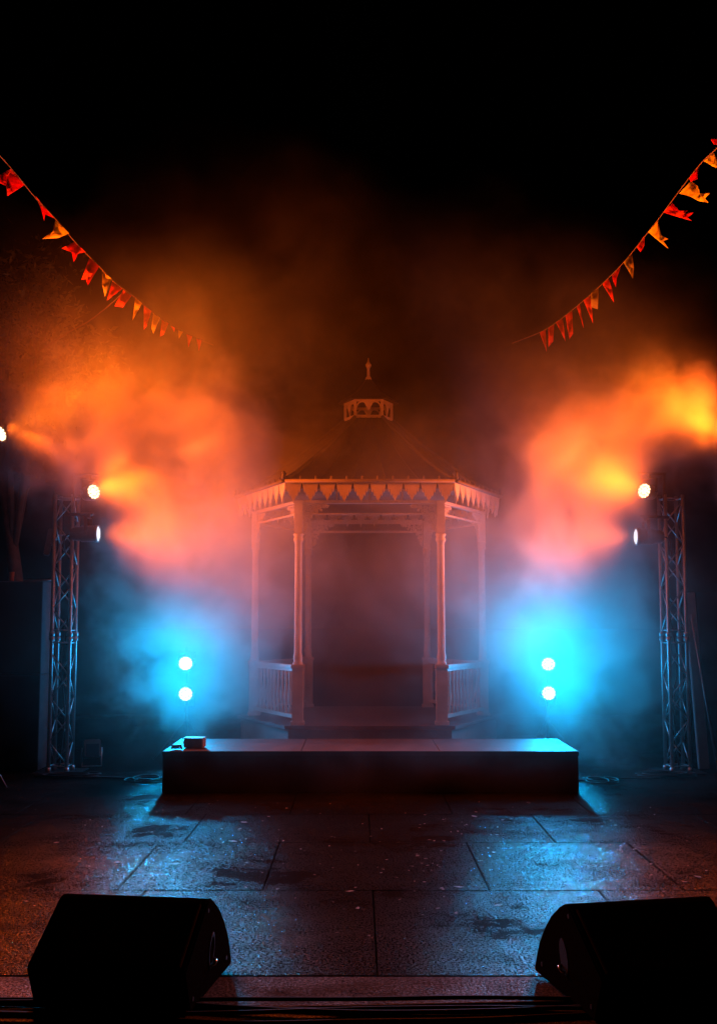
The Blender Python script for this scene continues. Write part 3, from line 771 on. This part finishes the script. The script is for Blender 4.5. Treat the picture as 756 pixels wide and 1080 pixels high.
# ------------------------------------------------------------------ smoke
def build_smoke():
    v = bpy.data.volumes.new('smoke'); o = bpy.data.objects.new('smoke', v); COL.objects.link(o)
    tag(o, 'drifting stage smoke lit orange and blue around the bandstand', 'smoke', kind='stuff')
    mt = bpy.data.materials.new('smoke'); mt.use_nodes = True; nt = mt.node_tree
    nt.nodes.remove(nt.nodes['Principled BSDF'])
    pv = nt.nodes.new('ShaderNodeVolumePrincipled'); pv.inputs['Color'].default_value = (.92, .92, .92, 1)
    pv.inputs['Density'].default_value = 1.0; pv.inputs['Anisotropy'].default_value = SMOKE_G
    nt.links.new(pv.outputs[0], nt.nodes['Material Output'].inputs['Volume'])
    mt.cycles.volume_sampling = 'MULTIPLE_IMPORTANCE'
    v.materials.append(mt)
    ng = bpy.data.node_groups.new('smoke_density', 'GeometryNodeTree')
    ng.interface.new_socket('Geometry', in_out='INPUT', socket_type='NodeSocketGeometry')
    ng.interface.new_socket('Geometry', in_out='OUTPUT', socket_type='NodeSocketGeometry')
    N = ng.nodes.new; L = ng.links.new
    def val(s, x):
        if isinstance(x, (int, float)): s.default_value = x
        elif isinstance(x, (tuple, list, Vector)): s.default_value = tuple(x)
        else: L(x, s)
    def mth(op, a, b=None, c=None, clamp=False):
        n = N('ShaderNodeMath'); n.operation = op; n.use_clamp = clamp; val(n.inputs[0], a)
        if b is not None: val(n.inputs[1], b)
        if c is not None: val(n.inputs[2], c)
        return n.outputs[0]
    def vm(op, a, b=None, c=None, out=0):
        n = N('ShaderNodeVectorMath'); n.operation = op; val(n.inputs[0], a)
        if b is not None: val(n.inputs[1], b)
        if c is not None: val(n.inputs[2], c)
        return n.outputs[out]
    def noise(vec, scale, detail, rough=.55, dist=0):
        n = N('ShaderNodeTexNoise'); n.inputs['Scale'].default_value = scale; n.inputs['Detail'].default_value = detail; n.inputs['Roughness'].default_value = rough
        n.inputs['Distortion'].default_value = dist; L(vec, n.inputs['Vector']); return n
    pos = N('GeometryNodeInputPosition').outputs[0]
    w1 = noise(pos, .75, 2.0)
    wv = vm('SUBTRACT', w1.outputs['Color'], (.5, .5, .5))
    pw = vm('MULTIPLY_ADD', wv, (1.9, 1.9, 1.9), pos)
    w2 = noise(pw, 2.4, 2.0); pw = vm('MULTIPLY_ADD', vm('SUBTRACT', w2.outputs['Color'], (.5, .5, .5)), (.75, .75, .75), pw)
    n1 = noise(vm('MULTIPLY', pw, (1, 1, 1.15)), .95, 6.0, .58).outputs['Fac']
    n2 = noise(pw, 2.9, 6.0, .66).outputs['Fac']
    def blobs(lst, YS=1.0):
        tot = None
        for (px, py, Y, rx, ry, rz, wgt) in lst:
            c = at(px, py, Y)
            d = vm('DIVIDE', vm('SUBTRACT', pw, c), (rx, ry * YS, rz))
            q = vm('DOT_PRODUCT', d, d, out=1)
            e = mth('MULTIPLY', mth('EXPONENT', mth('MULTIPLY', q, -1.0)), wgt)
            tot = e if tot is None else mth('ADD', tot, e)
        return tot
    dense = blobs(DENSE, .55); thin = blobs(THIN)
    # billowy banks: the noise eats into the edges
    nn = mth('MULTIPLY_ADD', n2, .65, mth('MULTIPLY', n1, .8))       # about .25 .. 1.1
    edge = mth('SUBTRACT', mth('ADD', dense, mth('MULTIPLY', mth('SUBTRACT', nn, .72), 3.9)), .38)
    ss = N('ShaderNodeMapRange'); ss.interpolation_type = 'SMOOTHSTEP'; ss.inputs['From Min'].default_value = 0; ss.inputs['From Max'].default_value = .8
    L(edge, ss.inputs['Value'])
    dd = mth('MULTIPLY', ss.outputs[0], mth('MINIMUM', dense, 1.2))
    tt = mth('MULTIPLY', thin, mth('MULTIPLY', mth('MAXIMUM', mth('SUBTRACT', nn, .42), .02), 2.6))
    den = mth('MULTIPLY_ADD', dd, K_DENSE, mth('MULTIPLY', tt, K_THIN))
    # fade out at the walls of the grid
    lo, hi = Vector((-5.6, 9.6, .04)), Vector((5.6, 16.8, 7.6))
    sp = N('ShaderNodeSeparateXYZ'); L(pos, sp.inputs[0])
    for ax, a, b_, w_ in ((0, lo.x, hi.x, .8), (1, lo.y, hi.y, 1.0), (2, -9, hi.z, 1.2)):
        f1 = mth('DIVIDE', mth('SUBTRACT', sp.outputs[ax], a), w_, clamp=True); f2 = mth('DIVIDE', mth('SUBTRACT', b_, sp.outputs[ax]), w_, clamp=True)
        den = mth('MULTIPLY', den, mth('MULTIPLY', f1, f2))
    den = mth('MAXIMUM', mth('SUBTRACT', den, .0015), 0)
    vc = N('GeometryNodeVolumeCube'); L(den, vc.inputs['Density'])
    vc.inputs['Min'].default_value = lo; vc.inputs['Max'].default_value = hi
    vs = VOX; sz = hi - lo
    for k, ax in enumerate('XYZ'): vc.inputs['Resolution ' + ax].default_value = int(sz[k] / vs)
    sm = N('GeometryNodeSetMaterial'); sm.inputs['Material'].default_value = mt; L(vc.outputs[0], sm.inputs['Geometry'])
    go = N('NodeGroupOutput'); L(sm.outputs[0], go.inputs[0])
    md = o.modifiers.new('smoke', 'NODES'); md.node_group = ng
    return o

SMOKE_G = .25
VOX = .042
K_DENSE, K_THIN = .62, .11
DENSE = [ # px, py, depth, rx, ry, rz, weight
    (30, 460, 11.8, .9, .9, .55, 1.3), (130, 440, 12.3, 1.4, 1.1, .70, 1.4), (250, 470, 12.9, 1.2, 1.2, .95, 1.1),
    (185, 550, 12.3, 1.1, 1.0, .85, 1.3), (265, 600, 12.7, 1.0, 1.0, 1.0, 1.2), (265, 700, 12.6, .6, .8, .7, 1.0),
    (185, 670, 12.8, .9, .8, .8, 1.1), (160, 735, 12.8, .85, .8, .45, .9),
    (740, 455, 11.9, 1.2, 1.0, .65, 1.3), (650, 470, 12.4, 1.0, 1.0, .7, 1.1), (620, 550, 12.3, .85, 1.0, .85, 1.3), (570, 520, 12.7, .7, 1.0, 1.0, .6),
    (575, 630, 12.8, 1.4, .9, 1.15, 1.2), (650, 690, 12.9, 1.1, .9, 1.1, 1.2), (530, 725, 12.7, 1.0, .8, .7, 1.1), (505, 640, 13.2, .7, .8, 1.1, .9)]
THIN = [
    (390, 650, 13.9, 1.3, 1.0, 1.4, 2.8), (390, 640, 12.3, 1.3, .6, 1.3, 1.1), (390, 480, 13.2, 2.6, 1.6, 1.0, .25), (250, 320, 13.4, 1.3, 1.4, 1.6, .6), (400, 330, 13.0, 1.4, 1.2, 1.0, .2), (550, 450, 13.0, 1.0, .9, 1.3, 2.2),
    (650, 430, 12.8, 1.3, 1.5, .8, .8), (90, 410, 12.6, 1.7, 1.5, .9, 1.3), (560, 640, 12.6, 1.7, 1.5, 1.3, 1.5), (210, 640, 12.6, 1.4, 1.4, 1.2, 1.3), (390, 770, 12.3, 2.2, 1.0, .4, .7), (420, 815, 11.0, 2.0, .6, .3, .8)]
build_smoke()

# ------------------------------------------------------------------ night sky, moonlight
wd = bpy.data.worlds.new('World'); sc.world = wd; wd.use_nodes = True
nt = wd.node_tree; sky = nt.nodes.new('ShaderNodeTexSky'); sky.sky_type = 'NISHITA'; sky.sun_disc = False
EL, AZ = R(28), R(140)
sky.sun_elevation = EL; sky.sun_rotation = AZ
nt.links.new(sky.outputs[0], nt.nodes['Background'].inputs['Color']); nt.nodes['Background'].inputs['Strength'].default_value = .00001
sd = bpy.data.lights.new('moonlight', 'SUN'); sd.energy = .0015; sd.angle = R(.5); so = bpy.data.objects.new('moonlight', sd); COL.objects.link(so)
dirv = Vector((math.sin(AZ) * math.cos(EL), math.cos(AZ) * math.cos(EL), math.sin(EL)))
so.rotation_mode = 'QUATERNION'; so.rotation_quaternion = (-dirv).to_track_quat('-Z', 'Y')

# ------------------------------------------------------------------ render settings
sc.render.engine = 'CYCLES'
cy = sc.cycles
cy.max_bounces = 5; cy.diffuse_bounces = 2; cy.glossy_bounces = 3; cy.transmission_bounces = 2; cy.volume_bounces = 0; cy.transparent_max_bounces = 8
cy.volume_step_rate = 2.5; cy.volume_max_steps = 512
cy.use_denoising = True
cy.sample_clamp_indirect = 4; cy.caustics_reflective = False; cy.caustics_refractive = False
vsn = sc.view_settings
vsn.view_transform = 'Standard'; vsn.look = 'None'; vsn.gamma = 1; vsn.exposure = 0; vsn.use_curve_mapping = False
